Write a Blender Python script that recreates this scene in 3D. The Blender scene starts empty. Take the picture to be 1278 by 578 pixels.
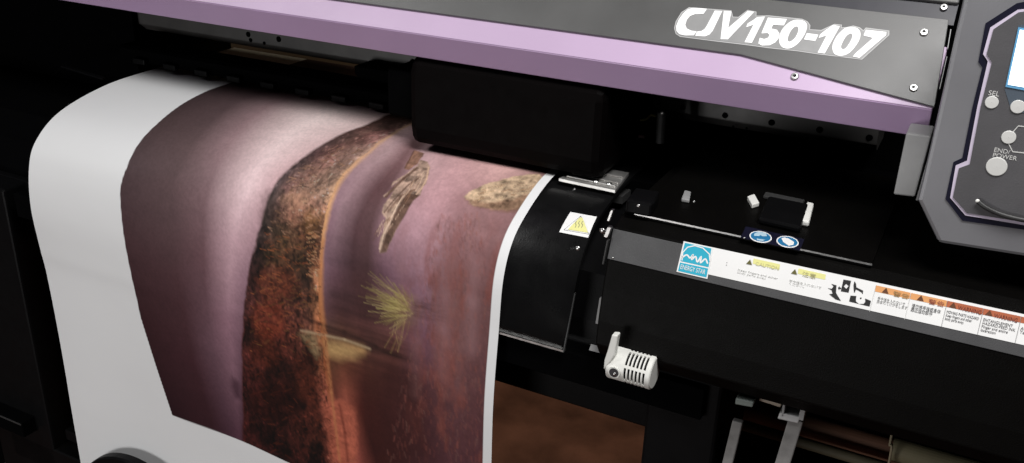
import bpy, math, random
import numpy as np
from mathutils import Vector, Matrix, noise
random.seed(4)
S = bpy.context.scene
COL = S.collection
# ------------------------------------------------------------------ camera
PX, PY, F = 639.0, 289.0, 1186.18
vx = np.array([-1970 - PX, -325 - PY]); vz = np.array([545 - PX, 2980 - PY])
AX = -np.array([vx[0], -vx[1], -F]); AX /= np.linalg.norm(AX)
AZ = -np.array([vz[0], -vz[1], -F]); AZ /= np.linalg.norm(AZ)
AY = np.cross(AZ, AX)
RC = np.stack([AX, AY, AZ], 1)            # camera from world
CAM = np.array([0, -0.665, 1.27])

def ray(px, py):
    return RC.T @ np.array([(px - PX) / F, -(py - PY) / F, -1.0])
def hit(p0, n, px, py):
    d = ray(px, py); n = np.array(n, float)
    t = ((np.array(p0, float) - CAM) @ n) / (d @ n)
    return CAM + t * d
def atX(v, px, py): return hit((v, 0, 0), (1, 0, 0), px, py)
def atY(v, px, py): return hit((0, v, 0), (0, 1, 0), px, py)
def atZ(v, px, py): return hit((0, 0, v), (0, 0, 1), px, py)

cd = bpy.data.cameras.new('camera'); cam = bpy.data.objects.new('camera', cd); COL.objects.link(cam)
cd.sensor_width = 36; cd.lens = F / 1278 * 36; cd.clip_end = 50; cd.clip_start = 0.02
M = Matrix.Identity(4)
for i in range(3):
    for j in range(3): M[i][j] = RC[j, i]
    M[i][3] = CAM[i]
cam.matrix_world = M
S.camera = cam

# ------------------------------------------------------------------ materials
def lin(c): return tuple(((v / 255) / 12.92 if v / 255 <= .04045 else ((v / 255 + .055) / 1.055) ** 2.4) for v in c)
def mat(name, col, rough=.5, metal=0, spec=.5, var=.12, scale=30, bump=0, bscale=400, coat=0, emit=None, es=0, rvar=.08):
    m = bpy.data.materials.new(name); m.use_nodes = True
    nt = m.node_tree; b = nt.nodes['Principled BSDF']; L = nt.links.new
    tc = nt.nodes.new('ShaderNodeTexCoord')
    nz = nt.nodes.new('ShaderNodeTexNoise'); nz.inputs['Scale'].default_value = scale; nz.inputs['Detail'].default_value = 6
    L(tc.outputs['Object'], nz.inputs['Vector'])
    mr = nt.nodes.new('ShaderNodeMapRange'); mr.inputs['To Min'].default_value = 1 - var; mr.inputs['To Max'].default_value = 1 + var
    mr.inputs['From Min'].default_value = .3; mr.inputs['From Max'].default_value = .7
    L(nz.outputs['Fac'], mr.inputs['Value'])
    mx = nt.nodes.new('ShaderNodeVectorMath'); mx.operation = 'SCALE'; mx.inputs[0].default_value = col
    L(mr.outputs[0], mx.inputs['Scale']); L(mx.outputs[0], b.inputs['Base Color'])
    r2 = nt.nodes.new('ShaderNodeMapRange'); r2.inputs['To Min'].default_value = max(.02, rough - rvar); r2.inputs['To Max'].default_value = min(1, rough + rvar)
    n2 = nt.nodes.new('ShaderNodeTexNoise'); n2.inputs['Scale'].default_value = scale * 3.1; n2.inputs['Detail'].default_value = 4
    L(tc.outputs['Object'], n2.inputs['Vector']); L(n2.outputs['Fac'], r2.inputs['Value']); L(r2.outputs[0], b.inputs['Roughness'])
    b.inputs['Metallic'].default_value = metal; b.inputs['Specular IOR Level'].default_value = spec
    if coat: b.inputs['Coat Weight'].default_value = coat; b.inputs['Coat Roughness'].default_value = .15
    if bump:
        n3 = nt.nodes.new('ShaderNodeTexNoise'); n3.inputs['Scale'].default_value = bscale; n3.inputs['Detail'].default_value = 3
        L(tc.outputs['Object'], n3.inputs['Vector'])
        bp = nt.nodes.new('ShaderNodeBump'); bp.inputs['Strength'].default_value = bump; bp.inputs['Distance'].default_value = .0006
        L(n3.outputs['Fac'], bp.inputs['Height']); L(bp.outputs[0], b.inputs['Normal'])
    if emit:
        b.inputs['Emission Color'].default_value = (*emit, 1); b.inputs['Emission Strength'].default_value = es
    return m
black = mat('black_powder_coat', (.003, .003, .0033), .45, spec=.08, bump=.25, bscale=900)
heater_m = mat('satin_black_heater', (.005, .005, .0053), .30, spec=.42, bump=.15, bscale=700)
boxm = mat('black_cover_plastic', (.0020, .0018, .0016), .48, spec=.07, bump=.4, bscale=1100)
bevelm = mat('dark_grey_bevel', (.07, .07, .072), .4, spec=.5, bump=.3, bscale=1100)
voidm = mat('matt_black_interior', (.0012, .0012, .0014), .85, spec=.02)
grey_cover = mat('charcoal_cover_plastic', (.085, .085, .084), .38, spec=.6, bump=.12, bscale=1200, scale=12)
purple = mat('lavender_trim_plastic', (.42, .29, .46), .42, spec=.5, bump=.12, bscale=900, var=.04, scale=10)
purple_hi = mat('lit_lavender_trim_plastic', (.50, .37, .53), .36, spec=.45, bump=.12, bscale=900, var=.04, scale=10)  # lit copy of the trim plastic, brighter light put into the colour
panel_m = mat('silver_grey_housing_plastic', (.24, .24, .255), .34, metal=.35, spec=.5, bump=.08, bscale=1000, scale=9)
face_m = mat('dark_grey_faceplate', (.085, .083, .088), .45, spec=.4, bump=.2, bscale=1000)
rim_dark = mat('navy_black_shade_and_sign', (.006, .006, .018), .5, spec=.2)
rim_lav = mat('pale_lavender_rim', (.62, .55, .68), .35)
btn = mat('pale_grey_button', (.62, .62, .60), .5, var=.03)
white = mat('white_plastic', (.78, .78, .74), .38, spec=.5, var=.03)
white_label = mat('white_label_vinyl', (.86, .86, .85), .4, var=.02)
ink = mat('black_ink', (.02, .02, .02), .5)
ink_soft = mat('grey_ink', (.20, .20, .2), .5)
yellow = mat('pale_yellow_ink', (.80, .78, .32), .45, var=.03)
orange = mat('orange_ink', (.75, .36, .14), .45, var=.1, scale=60)
orange2 = mat('rust_orange_ink', (.45, .13, .06), .45, var=.15, scale=60)
cyan = mat('cyan_ink', (.03, .42, .58), .4, var=.03)
blue = mat('blue_ink', (.02, .17, .36), .4, var=.03)
steel = mat('brushed_steel', (.55, .55, .54), .32, metal=1, var=.15, scale=80)
alum = mat('brushed_aluminium', (.62, .61, .59), .38, metal=.8, var=.18, scale=60)
railm = mat('dull_grey_rail', (.055, .052, .05), .5, metal=.2, var=.25, scale=25)
greym = mat('mid_grey_painted_metal', (.28, .28, .28), .45, spec=.4)
strutm = mat('worn_grey_strut', (.19, .185, .18), .5, spec=.3, var=.3, scale=60)
dkgrey = mat('dark_grey_painted_metal', (.035, .035, .035), .45, spec=.3)
sticker_grey = mat('silver_sticker', (.27, .27, .27), .4, var=.06, scale=90)
sticker_edge = mat('sticker_outline', (.5, .5, .5), .4, var=.05)
letter = mat('white_lettering', (.92, .92, .92), .4, var=.01)
lcd = mat('lit_display', (.8, .9, 1), .3, emit=(.90, .97, 1.0), es=1.6)
lcd_rim = mat('blue_display_rim', (.10, .26, .42), .3, emit=(.10, .35, .6), es=.25)
glassdark = mat('dark_lens', (.05, .05, .055), .12, spec=.8)
cardb = mat('brown_cardboard', (.16, .075, .045), .7, var=.25, scale=12)
olive = mat('olive_tube', (.10, .085, .05), .7, var=.3, scale=12)
wire_y = mat('yellow_wire', (.35, .32, .12), .5); wire_p = mat('pink_wire', (.4, .25, .25), .5)

# ------------------------------------------------------------------ builders
WL = {}
def finish(o, parent, smooth=False, bevel=0):
    me = o.data
    c = sum((Vector(v) for v in o.bound_box), Vector()) / 8
    me.transform(Matrix.Translation(-c)); o.location = c; WL[o.name] = c
    if parent:
        o.parent = parent; o.location = c - WL[parent.name]
    if smooth:
        for p in me.polygons: p.use_smooth = True
    if bevel:
        b = o.modifiers.new('bevel', 'BEVEL'); b.width = bevel; b.segments = 2; b.limit_method = 'ANGLE'; b.angle_limit = math.radians(40)
    return o
def mesh(name, V, Fc, m, parent=None, smooth=False, bevel=0):
    me = bpy.data.meshes.new(name); me.from_pydata([tuple(map(float, v)) for v in V], [], Fc); me.update()
    import bmesh
    bm = bmesh.new(); bm.from_mesh(me); bmesh.ops.recalc_face_normals(bm, faces=bm.faces); bm.to_mesh(me); bm.free()
    me.materials.append(m)
    o = bpy.data.objects.new(name, me); COL.objects.link(o)
    return finish(o, parent, smooth, bevel)
class MB:
    def __init__(s): s.V = []; s.F = []
    def add(s, V, Fc):
        k = len(s.V); s.V += [tuple(map(float, v)) for v in V]; s.F += [tuple(i + k for i in f) for f in Fc]; return s
    def box(s, x0, x1, y0, y1, z0, z1):
        V = [(x, y, z) for x in (x0, x1) for y in (y0, y1) for z in (z0, z1)]
        return s.add(V, [(0, 1, 3, 2), (4, 6, 7, 5), (0, 4, 5, 1), (2, 3, 7, 6), (0, 2, 6, 4), (1, 5, 7, 3)])
    def prism(s, pts, ext):           # polygon of 3D points extruded by a vector
        n = len(pts); e = np.array(ext, float)
        A = [np.array(p, float) for p in pts]; V = A + [a + e for a in A]
        return s.add(V, [tuple(range(n)), tuple(range(2 * n - 1, n - 1, -1))] + [(i, (i + 1) % n, n + (i + 1) % n, n + i) for i in range(n)])
    def prof(s, yz, x0, x1):
        return s.prism([(x0, y, z) for y, z in yz], (x1 - x0, 0, 0))
    def tube(s, pts, r, n=14, cap=True):
        pts = [Vector(p) for p in pts]; rs = r if isinstance(r, (list, tuple)) else [r] * len(pts)
        rings = []; up = None
        for i, p in enumerate(pts):
            t = (pts[min(i + 1, len(pts) - 1)] - pts[max(i - 1, 0)]).normalized()
            if up is None: up = t.orthogonal().normalized()
            up = (up - t * up.dot(t)).normalized(); w = t.cross(up)
            rings.append([p + (up * math.cos(a) + w * math.sin(a)) * rs[i] for a in [2 * math.pi * k / n for k in range(n)]])
        V = [v for R in rings for v in R]
        Fc = [(i * n + k, i * n + (k + 1) % n, (i + 1) * n + (k + 1) % n, (i + 1) * n + k) for i in range(len(pts) - 1) for k in range(n)]
        if cap: Fc += [tuple(range(n)), tuple(range((len(pts) - 1) * n, len(pts) * n))]
        return s.add(V, Fc)
    def build(s, name, m, parent=None, smooth=False, bevel=0): return mesh(name, s.V, s.F, m, parent, smooth, bevel)

class Plane:                           # a flat face: origin p, right u (world X), up v, outward n
    def __init__(s, p, v, u=(1, 0, 0)):
        s.p = np.array(p, float); s.u = np.array(u, float); s.v = np.array(v, float); s.v /= np.linalg.norm(s.v)
        s.n = np.cross(s.u, s.v)       # towards the viewer for v up, u right
    def h(s, px, py, off=0): return hit(s.p + s.n * off, s.n, px, py)
    def uv(s, px, py):
        q = s.h(px, py) - s.p; return q @ s.u, q @ s.v
    def P(s, a, b, off=0): return s.p + s.u * a + s.v * b + s.n * off
def plate(pl, pts, off, th, name, m, parent, bevel=0):          # traced outline on a face, with thickness
    return MB().prism([pl.h(*q, 0) + pl.n * off for q in pts], pl.n * th).build(name, m, parent, bevel=bevel)
def disc_mb(mb, pl, c, r, off, th, n=24):
    pts = [pl.P(c[0] + r * math.cos(2 * math.pi * k / n), c[1] + r * math.sin(2 * math.pi * k / n), off) for k in range(n)]
    return mb.prism(pts, pl.n * th)
def curve_plate(pl, loops, off, th, name, m, parent):           # filled outline with holes
    cu = bpy.data.curves.new(name, 'CURVE'); cu.dimensions = '2D'; cu.fill_mode = 'BOTH'; cu.extrude = th / 2
    for lp in loops:
        sp = cu.splines.new('POLY'); sp.points.add(len(lp) - 1)
        for i, q in enumerate(lp):
            a, b = pl.uv(*q); sp.points[i].co = (a, b, 0, 1)
        sp.use_cyclic_u = True
    return curve_to(cu, pl, (0, 0), off + th / 2, name, m, parent)
def curve_to(cu, pl, ab, off, name, m, parent, wmax=None):
    tmp = bpy.data.objects.new('tmp', cu); COL.objects.link(tmp)
    dg = bpy.context.evaluated_depsgraph_get(); me = bpy.data.meshes.new_from_object(tmp.evaluated_get(dg))
    bpy.data.objects.remove(tmp)
    if wmax:
        wd = max(v.co.x for v in me.vertices)
        me.transform(Matrix.Diagonal((wmax / wd, 1, 1, 1)))
    o0 = pl.P(ab[0], ab[1], off)
    X = Matrix.Identity(4)
    for i in range(3): X[i][0] = pl.u[i]; X[i][1] = pl.v[i]; X[i][2] = pl.n[i]; X[i][3] = o0[i]
    me.transform(X); me.name = name; me.materials.clear(); me.materials.append(m)
    o = bpy.data.objects.new(name, me); COL.objects.link(o)
    return finish(o, parent)
def text(pl, body, px, py, h, name, m, parent, off=.0006, align='LEFT', wpx=None, bold=0):
    cu = bpy.data.curves.new(name, 'FONT'); cu.body = body; cu.size = h * 1.38; cu.extrude = .00008; cu.align_x = align; cu.offset = bold
    cu.space_line = .85
    ab = pl.uv(px, py)
    wm = None
    if wpx: wm = pl.uv(px + wpx, py + wpx * .23)[0] - ab[0]
    o = curve_to(cu, pl, ab, off, name, m, parent, wm)
    return o
def smooth_path(pts, n):
    P = [np.array(p, float) for p in pts]; P = [2 * P[0] - P[1]] + P + [2 * P[-1] - P[-2]]; out = []
    for i in range(1, len(P) - 2):
        for k in range(n):
            t = k / n; a, b, c, d = P[i - 1], P[i], P[i + 1], P[i + 2]
            out.append(.5 * ((2 * b) + (-a + c) * t + (2 * a - 5 * b + 4 * c - d) * t * t + (-a + 3 * b - 3 * c + d) * t ** 3))
    out.append(P[-2]); return out

def tag(o, label=None, cat=None, group=None, kind=None):
    if label: o['label'] = label
    if cat: o['category'] = cat
    if group: o['group'] = group
    if kind: o['kind'] = kind
    return o
def empty(name, loc):
    e = bpy.data.objects.new(name, None); COL.objects.link(e); e.location = loc; WL[e.name] = Vector(loc); e.empty_display_size = .1; return e

# ------------------------------------------------------------------ setting
fl = MB().add([(-6, -4, 0), (6, -4, 0), (6, 4, 0), (-6, 4, 0)], [(0, 1, 2, 3)]).build('floor', mat('brown_carpet', (.12, .055, .04), .95, spec=.1, var=.55, scale=7, bump=1, bscale=160))
fl['kind'] = 'structure'
wl = MB().box(-6, 6, 3.2, 3.3, 0.004, 3).build('wall', mat('tan_wall', (.12, .08, .045), .8, var=.2, scale=2)); wl['kind'] = 'structure'

# ------------------------------------------------------------------ printer
PR = empty('wide_format_printer', (-.45, .3, 0))
tag(PR, 'black and charcoal wide format printer with lavender trim and lit control panel', 'printer')

# --- top cover
YB, YC = .100, .090
zb = atY(YB, 640, 90)[2]; zc = atY(YC, 640, 60)[2]
tilt = math.radians(38)
cp = Plane((0, YC, zc), (0, math.sin(tilt), math.cos(tilt)))
XE = atY(YC, 1165, 131)[0]
w1 = cp.uv(640, 31)[1]; w2 = cp.uv(1060, 12.5)[1]; xk = cp.uv(925, 70)[0]; xr = cp.uv(1183, 60)[0]
w3 = cp.uv(1000, -14)[1]
top_yz = lambda w, off=0: (YC + math.sin(tilt) * w - math.cos(tilt) * off, zc + math.cos(tilt) * w + math.sin(tilt) * off)
# shell: band + slope + roof + back, open underneath (10 mm walls)
low = [(YB, zb), (YC, zc), (YC + .012, zc + .001), (YB + .012, zb)]
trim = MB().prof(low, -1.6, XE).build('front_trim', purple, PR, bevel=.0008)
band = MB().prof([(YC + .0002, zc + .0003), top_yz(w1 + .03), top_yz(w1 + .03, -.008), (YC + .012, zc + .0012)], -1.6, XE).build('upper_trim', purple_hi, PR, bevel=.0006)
gp = [cp.P(-1.6, w1, .0004), cp.P(xk, w1, .0004), cp.P(XE + .001, .0015, .0004), cp.P(XE + .001 + (xr - XE) * .2, .004, .0004), cp.P(xr - .004, w2, .0004), cp.P(-1.6, w2, .0004)]
cover = MB().prism(gp, cp.n * .0022).build('top_cover', grey_cover, PR, bevel=.0005)
# recessed dark channel, upper lid, and the closed roof behind
MB().prof([top_yz(w2 - .003, -.0004), top_yz(w3 + .004, -.0004), top_yz(w3 + .004, -.007), top_yz(w2 - .003, -.007)], -1.6, xr).build('lid_channel', mat('blue_black_channel', (.012, .012, .02), .4), PR)
MB().prof([top_yz(w3, .003), top_yz(w3 + .12, .003), (.60, zc + .14), (.60, zc + .13), top_yz(w3 + .12, -.009), top_yz(w3, -.009)], -1.6, xr).build('upper_lid', grey_cover, PR, bevel=.001)
MB().prof([(YB + .014, zb + .003), (YB + .035, zb + .004), (YB + .06, zb + .055), (YB + .055, zb + .06)], -1.6, XE).build('inner_lining', voidm, PR)
# edge strip of bright metal at the end of the cover
for q0, q1 in (((1186, 38), (1182, 62)), ((1181, 72), (1172, 112))):
    a = cp.uv(*q0); b = cp.uv(*q1)
    MB().prism([cp.P(a[0], a[1], -.001), cp.P(a[0] + .0006, a[1], -.001), cp.P(b[0] + .0006, b[1], -.001), cp.P(b[0], b[1], -.001)], cp.n * .003).build('edge_strip', greym, cover)
def screw(pl, px, py, r, parent, off=.0026, m=steel, nm='screw'):
    c = pl.uv(px, py); mb = MB()
    n = 20; V = []; rr = [r, r, r * .82, r * .42, r * .36]; hh = [0, r * .35, r * .6, r * .62, r * .15]
    for a, hgt in zip(rr, hh): V += [pl.P(c[0] + a * math.cos(2 * math.pi * k / n), c[1] + a * math.sin(2 * math.pi * k / n), off + hgt) for k in range(n)]
    Fc = [(i * n + k, i * n + (k + 1) % n, (i + 1) * n + (k + 1) % n, (i + 1) * n + k) for i in range(4) for k in range(n)] + [tuple(range(4 * n, 5 * n))]
    s = mb.add(V, Fc).build(nm, m, parent)
    disc_mb(MB(), pl, c, r * .35, off + r * .16, .0001, 10).build('socket', ink, s)
    return s
screw(cp, 992, 96, .0032, cover, .0002); screw(cp, 1140, 112, .0030, cover); screw(cp, 1153, 43, .0031, cover); screw(cp, 1178, 10, .0028, cover, .0003)

# --- name lettering, traced on the cover face
def zA(L): return [(820 + a / 6.42, b / 6.42) for a, b in L]
def zB(L): return [(820 + a / 4.26, b / 4.26) for a, b in L]
def zC(L): return [(960 + a / 7.99, 20 + b / 7.99) for a, b in L]
def ell(pts, n=4): return [tuple(p) for p in smooth_closed(pts, n)]
def smooth_closed(pts, n):
    P = [np.array(p, float) for p in pts]; N = len(P); out = []
    for i in range(N):
        a, b, c, d = P[i - 1], P[i], P[(i + 1) % N], P[(i + 2) % N]
        for k in range(n):
            t = k / n; out.append(.5 * ((2 * b) + (-a + c) * t + (2 * a - 5 * b + 4 * c - d) * t * t + (-a + 3 * b - 3 * c + d) * t ** 3))
    return out
back = zA([(142, 240), (155, 185), (200, 112), (262, 72), (600, 98), (612, 148), (655, 150), (730, 94), (800, 108), (798, 140)]) + \
    zC([(0, 12), (330, 46), (385, 72), (412, 110), (408, 150), (520, 158), (650, 98), (725, 105), (722, 132), (770, 130), (840, 114), (905, 132), (940, 162), (965, 134), (1197, 164), (1196, 208), (925, 452), (835, 440), (480, 397), (290, 368), (0, 337)]) + \
    zA([(700, 372), (480, 346), (190, 308), (155, 285)])
badge = plate(cp, back, .0026, .0003, 'name_sticker', sticker_edge, cover)
cx = sum(p[0] for p in back) / len(back); cy = sum(p[1] for p in back) / len(back)
def inset(poly, d):
    out = []; n = len(poly); ar = sum(poly[i][0] * poly[(i + 1) % n][1] - poly[(i + 1) % n][0] * poly[i][1] for i in range(n)); sg = 1 if ar > 0 else -1
    for i in range(n):
        p0, p1, p2 = map(np.array, (poly[i - 1], poly[i], poly[(i + 1) % n]))
        e1 = (p1 - p0) / np.linalg.norm(p1 - p0); e2 = (p2 - p1) / np.linalg.norm(p2 - p1)
        nn = np.array([-(e1[1] + e2[1]), e1[0] + e2[0]]) * sg; L = np.linalg.norm(nn)
        out.append(tuple(p1 + nn / max(L, .3) * d))
    return out
plate(cp, inset(back, 1.1), .003, .0002, 'sticker_field', sticker_grey, badge)
G = {
 'letter_c': [ell(zA([(405, 88), (345, 82), (300, 80), (255, 90), (215, 125), (180, 175), (160, 225), (162, 265), (185, 290), (230, 300), (300, 300)]), 1) + zA([(322, 268), (280, 262), (245, 245), (232, 215), (245, 175), (270, 145), (310, 130), (378, 128)])],
 'letter_j': [zA([(468, 102), (527, 106), (452, 262), (425, 294), (390, 308), (312, 304), (325, 270), (362, 265), (385, 250), (400, 230)])],
 'letter_v': [zA([(540, 104), (600, 110), (575, 240), (730, 108), (782, 112), (572, 332), (514, 330)])],
 'digit_one': [zA([(805, 155), (868, 150), (764, 360), (705, 355), (777, 215), (718, 235), (730, 205), (772, 180)])],
 'digit_five': [zB([(592, 105), (692, 113), (676, 147), (620, 143), (609, 163), (640, 170), (653, 190), (650, 212), (632, 236), (600, 252), (560, 253), (541, 242), (549, 212), (572, 219), (592, 212), (601, 198), (590, 187), (557, 189)])],
 'digit_zero': [ell(zC([(300, 60), (355, 75), (380, 115), (365, 185), (320, 260), (265, 315), (200, 345), (140, 335), (108, 295), (105, 235), (130, 160), (190, 95), (245, 65)])), ell(zC([(280, 128), (295, 150), (285, 195), (255, 245), (215, 275), (190, 270), (190, 235), (215, 175), (250, 135)]))],
 'dash': [zC([(378, 192), (492, 208), (462, 270), (350, 255)])],
 'digit_one_': [zC([(640, 112), (705, 125), (555, 395), (485, 385), (575, 215), (495, 240), (510, 205), (560, 165)])],
 'digit_zero_': [ell(zC([(820, 132), (880, 145), (910, 190), (900, 255), (855, 330), (790, 395), (715, 418), (655, 400), (632, 350), (640, 290), (680, 215), (740, 155), (780, 137)])), ell(zC([(820, 198), (830, 225), (805, 285), (765, 340), (735, 352), (718, 335), (725, 300), (760, 235), (795, 203)]))],
 'digit_seven': [zC([(965, 160), (1168, 182), (1165, 212), (900, 438), (835, 425), (862, 393), (1035, 240), (940, 215)])],
}
for k, lp in G.items(): curve_plate(cp, lp, .0033, .0003, k.rstrip('_'), letter, badge)

# --- beam with linear rail under the cover, carriage, interior
YR = .25
rt = atY(YR, 1000, 150)[2]; rm = atY(YR, 1000, 166)[2]; rb = atY(YR, 1000, 178)[2]; xre = atY(YR, 1096, 172)[0]
beam = MB().prof([(YR, rm), (YR, rt + .05), (YR + .06, rt + .05), (YR + .06, rb), (YR + .012, rb)], -1.5, xre).build('guide_beam', railm, PR, bevel=.001)
rp = Plane((0, YR, rm), (0, 0, 1))
for q, r in (((1085, 172), .0032), ((1023, 162), .0032), ((963, 153), .0032), ((905, 144), .003), ((852, 134), .003), ((348, 49), .0036), ((515, 77), .0034), ((310, 43), .0034), ((313, 50), .0026), ((330, 54), .0022), ((932, 160), .0012), ((915, 158), .0012)):
    disc_mb(MB(), rp, rp.uv(*q), r, .0002, .0004, 16).build('bolt_hole', voidm, beam)
MB().prof([(YR + .062, .945), (YR + .062, 1.3), (YR + .07, 1.3), (YR + .07, .945)], -.62, .4).build('inner_wall', voidm, PR)
# carriage
zc0 = .962
cf = [atZ(zc0, *q) for q in ((512, 176), (700, 223))]
yf = (cf[0][1] + cf[1][1]) / 2
x0c = atY(yf, 512, 160)[0]; x1c = atY(yf + .0, 752, 190)[0]
car = MB().prof([(yf, zc0 + .001), (yf - .004, zc0 + .02), (yf - .004, 1.046), (yf + .05, 1.075), (YR - .01, 1.14), (YR - .01, zc0)], x0c, x1c).build('print_carriage', mat('smoky_black_carriage', (.0014, .0009, .0009), .6, spec=.04), PR, bevel=.009)
MB().prof([(yf + .012, zc0 + .022), (yf + .012, zc0 + .07), (YR - .02, zc0 + .07), (YR - .02, zc0 + .022)], x0c - .035, x0c).build('side_block', voidm, car, bevel=.003)
# bracket dangling under beam at left (black knob-like clamp)
kb = MB()
kp = Plane((0, YR - .03, 0), (0, 0, 1))
kb.prism([kp.h(*q) for q in ((441, 82), (503, 92), (502, 97), (492, 103), (488, 120), (452, 117), (448, 98), (443, 94))], (0, .05, 0)).build('pinch_roller_holder', voidm, PR, bevel=.002)

zpb = atY(.195, 400, 101)[2]
prs = MB().prof([(.195, .9615), (.195, zpb - .003), (.20, zpb), (.235, zpb), (.235, .9615)], -1.0, x0c - .036).build('pressure_bar', voidm, PR, bevel=.001)
for k in range(9): MB().box(-.97 + k * .052, -.95 + k * .052, .188, .1945, .9605, .968).build('pinch_roller', black, prs, bevel=.001)
# --- platen and curved heater
prL = [(.35, .9535), (.27, .9535), (.19, .9535), (.12, .9495), (.054, .934), (.017, .909), (.002, .880), (-.005, .833), (-.003, .781), (0, .737), (.003, .6), (.003, .43)]
prR = [(.35, .9585), (.22, .9585), (.134, .958), (.098, .955), (.057, .941), (.026, .922), (.009, .890), (.003, .836), (-.003, .77), (-.004, .7), (-.004, .6), (-.004, .43)]
def resample(P, n, smooth=10):
    Q = np.array(smooth_path(P, smooth)); d = np.r_[0, np.cumsum(np.linalg.norm(np.diff(Q, axis=0), axis=1))]
    t = np.linspace(0, d[-1], n); return np.stack([np.interp(t, d, Q[:, 0]), np.interp(t, d, Q[:, 1])], 1), d[-1]
XL, XR = -.948, atY(.003, 622, 420)[0]
XH = -.276
hR = [(.30, .9555), (.16, .9555), (.127, .955), (.107, .952), (.066, .941), (.038, .922), (.022, .891), (.012, .864), (.005, .840)]
hL = [(.30, .9485), (.16, .9485), (.124, .945), (.098, .939), (.056, .926), (.025, .905), (.012, .880), (.008, .862), (.005, .840)]
a, _ = resample(hR, 60); b, _ = resample(hL, 60)
V = []
for X, pr in ((-.952, b), (XH, a)):
    for s in (0, .004):
        for k, (y, z) in enumerate(pr):
            t = pr[min(k + 1, 59)] - pr[max(k - 1, 0)]; t = t / np.linalg.norm(t)
            V.append((X, y + (-t[1]) * s * 1.0 * 1, z + t[0] * s) if 0 else (X, y + s * 1.0 * abs(t[1]) , z - s * abs(t[0])))
Fc = []
n = 60
for k in range(n - 1):
    Fc += [(k, k + 1, 2 * n + k + 1, 2 * n + k), (n + k, 3 * n + k, 3 * n + k + 1, n + k + 1), (k, n + k, n + k + 1, k + 1), (2 * n + k, 2 * n + k + 1, 3 * n + k + 1, 3 * n + k)]
Fc += [(0, 2 * n, 3 * n, n), (n - 1, 2 * n - 1, 4 * n - 1, 3 * n - 1)]
heater = mesh('curved_heater', V, Fc, heater_m, PR, smooth=False)
for p in heater.data.polygons: p.use_smooth = len(p.vertices) == 4 and p.area > 1e-3
# worn bright lower lip
MB().box(-.9, XH + .0008, .0045, .009, .8375, .8395).build('lower_lip', steel, heater)
MB().prism([(XH, .0035, .838), (XH, .0065, .838), (XH, .024, .888), (XH, .0215, .888)], (.001, 0, 0)).build('side_lip', dkgrey, heater)
# heat warning label on the curved part
def heat_pt(X, w, off=.0006):          # w: index along right profile 0..59
    t = (X + .952) / (XH + .952); i = int(w); f = w - i
    pr = a * t + b * (1 - t); q = pr[i] * (1 - f) + pr[min(i + 1, 59)] * f; tt = pr[min(i + 1, 59)] - pr[i]; tt = tt / np.linalg.norm(tt)
    return np.array([X, q[0] + tt[1] * off, q[1] - tt[0] * off])
def proj(P):
    c = RC @ (np.array(P, float) - CAM); return np.array([PX + F * c[0] / -c[2], PY - F * c[1] / -c[2]])
def heat_uv(px, py):
    best = None
    X = -.30; w = 40.
    for it in range(60):
        e = proj(heat_pt(X, w)) - np.array([px, py])
        J = np.stack([(proj(heat_pt(X + 1e-4, w)) - proj(heat_pt(X, w))) / 1e-4, (proj(heat_pt(X, min(w + .1, 58.9))) - proj(heat_pt(X, w))) / .1], 1)
        d = np.linalg.solve(J, e); X -= d[0] * .6; w = min(max(w - d[1] * .6, 1), 58.5)
    return X, w
def heat_patch(quad, off, name, m, parent, n=10):
    c = [np.array(heat_uv(*q)) for q in quad]; V = []
    for o in (off, off + .0002):
        for i in range(n + 1):
            for j in range(n + 1):
                s, t = i / n, j / n
                q = (c[0] * (1 - s) + c[1] * s) * (1 - t) + (c[3] * (1 - s) + c[2] * s) * t
                V.append(heat_pt(q[0], q[1], o))
    N = (n + 1) ** 2
    Fc = [(k, k + 1, k + n + 2, k + n + 1) for i in range(n) for k in range(i * (n + 1), i * (n + 1) + n)]
    Fc += [tuple(x + N for x in f) for f in Fc[:]]
    return mesh(name, V, Fc, m, parent)
hl = heat_patch([(712, 265), (745, 271), (734, 297), (698, 290)], .0008, 'heat_warning_label', white_label, heater)
def seg(qs, w, off, name, m, parent):    # thin inked line over the heater surface
    mb = MB(); pts = [heat_pt(*heat_uv(*q), off) for q in qs]
    mb.tube(pts, w, 6); return mb.build(name, m, parent)
heat_patch([(724, 272), (727, 272.5), (734, 291), (709, 287)], .0012, 'warning_triangle', yellow, hl, 6)
seg([(725, 270.5), (735, 293), (704, 287.5), (725, 270.5)], .00022, .0014, 'triangle_outline', ink_soft, hl)
for k in range(3):
    x = 718.5 + k * 4
    seg([(x + 1, 277), (x - .5, 279.5), (x + .8, 282), (x - .6, 285)], .00022, .0016, 'heat_wave', ink_soft, hl)
def bead(P, r, name, m, parent, flat=.6):
    mb = MB(); n = 14; V = []; 
    for i in range(6):
        th = i / 5 * math.pi / 2; 
        V += [(P[0] + r * math.cos(th) * math.cos(2 * math.pi * k / n), P[1] - r * flat * math.sin(th), P[2] + r * math.cos(th) * math.sin(2 * math.pi * k / n)) for k in range(n)]
    return mb.add(V, [(i * n + k, i * n + (k + 1) % n, (i + 1) * n + (k + 1) % n, (i + 1) * n + k) for i in range(5) for k in range(n)]).build(name, m, parent, smooth=True)
bead(heat_pt(*heat_uv(721, 310), 0), .0026, 'screw', steel, heater)
bead(heat_pt(*heat_uv(717, 236), 0), .0012, 'rivet', steel, heater)
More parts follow.
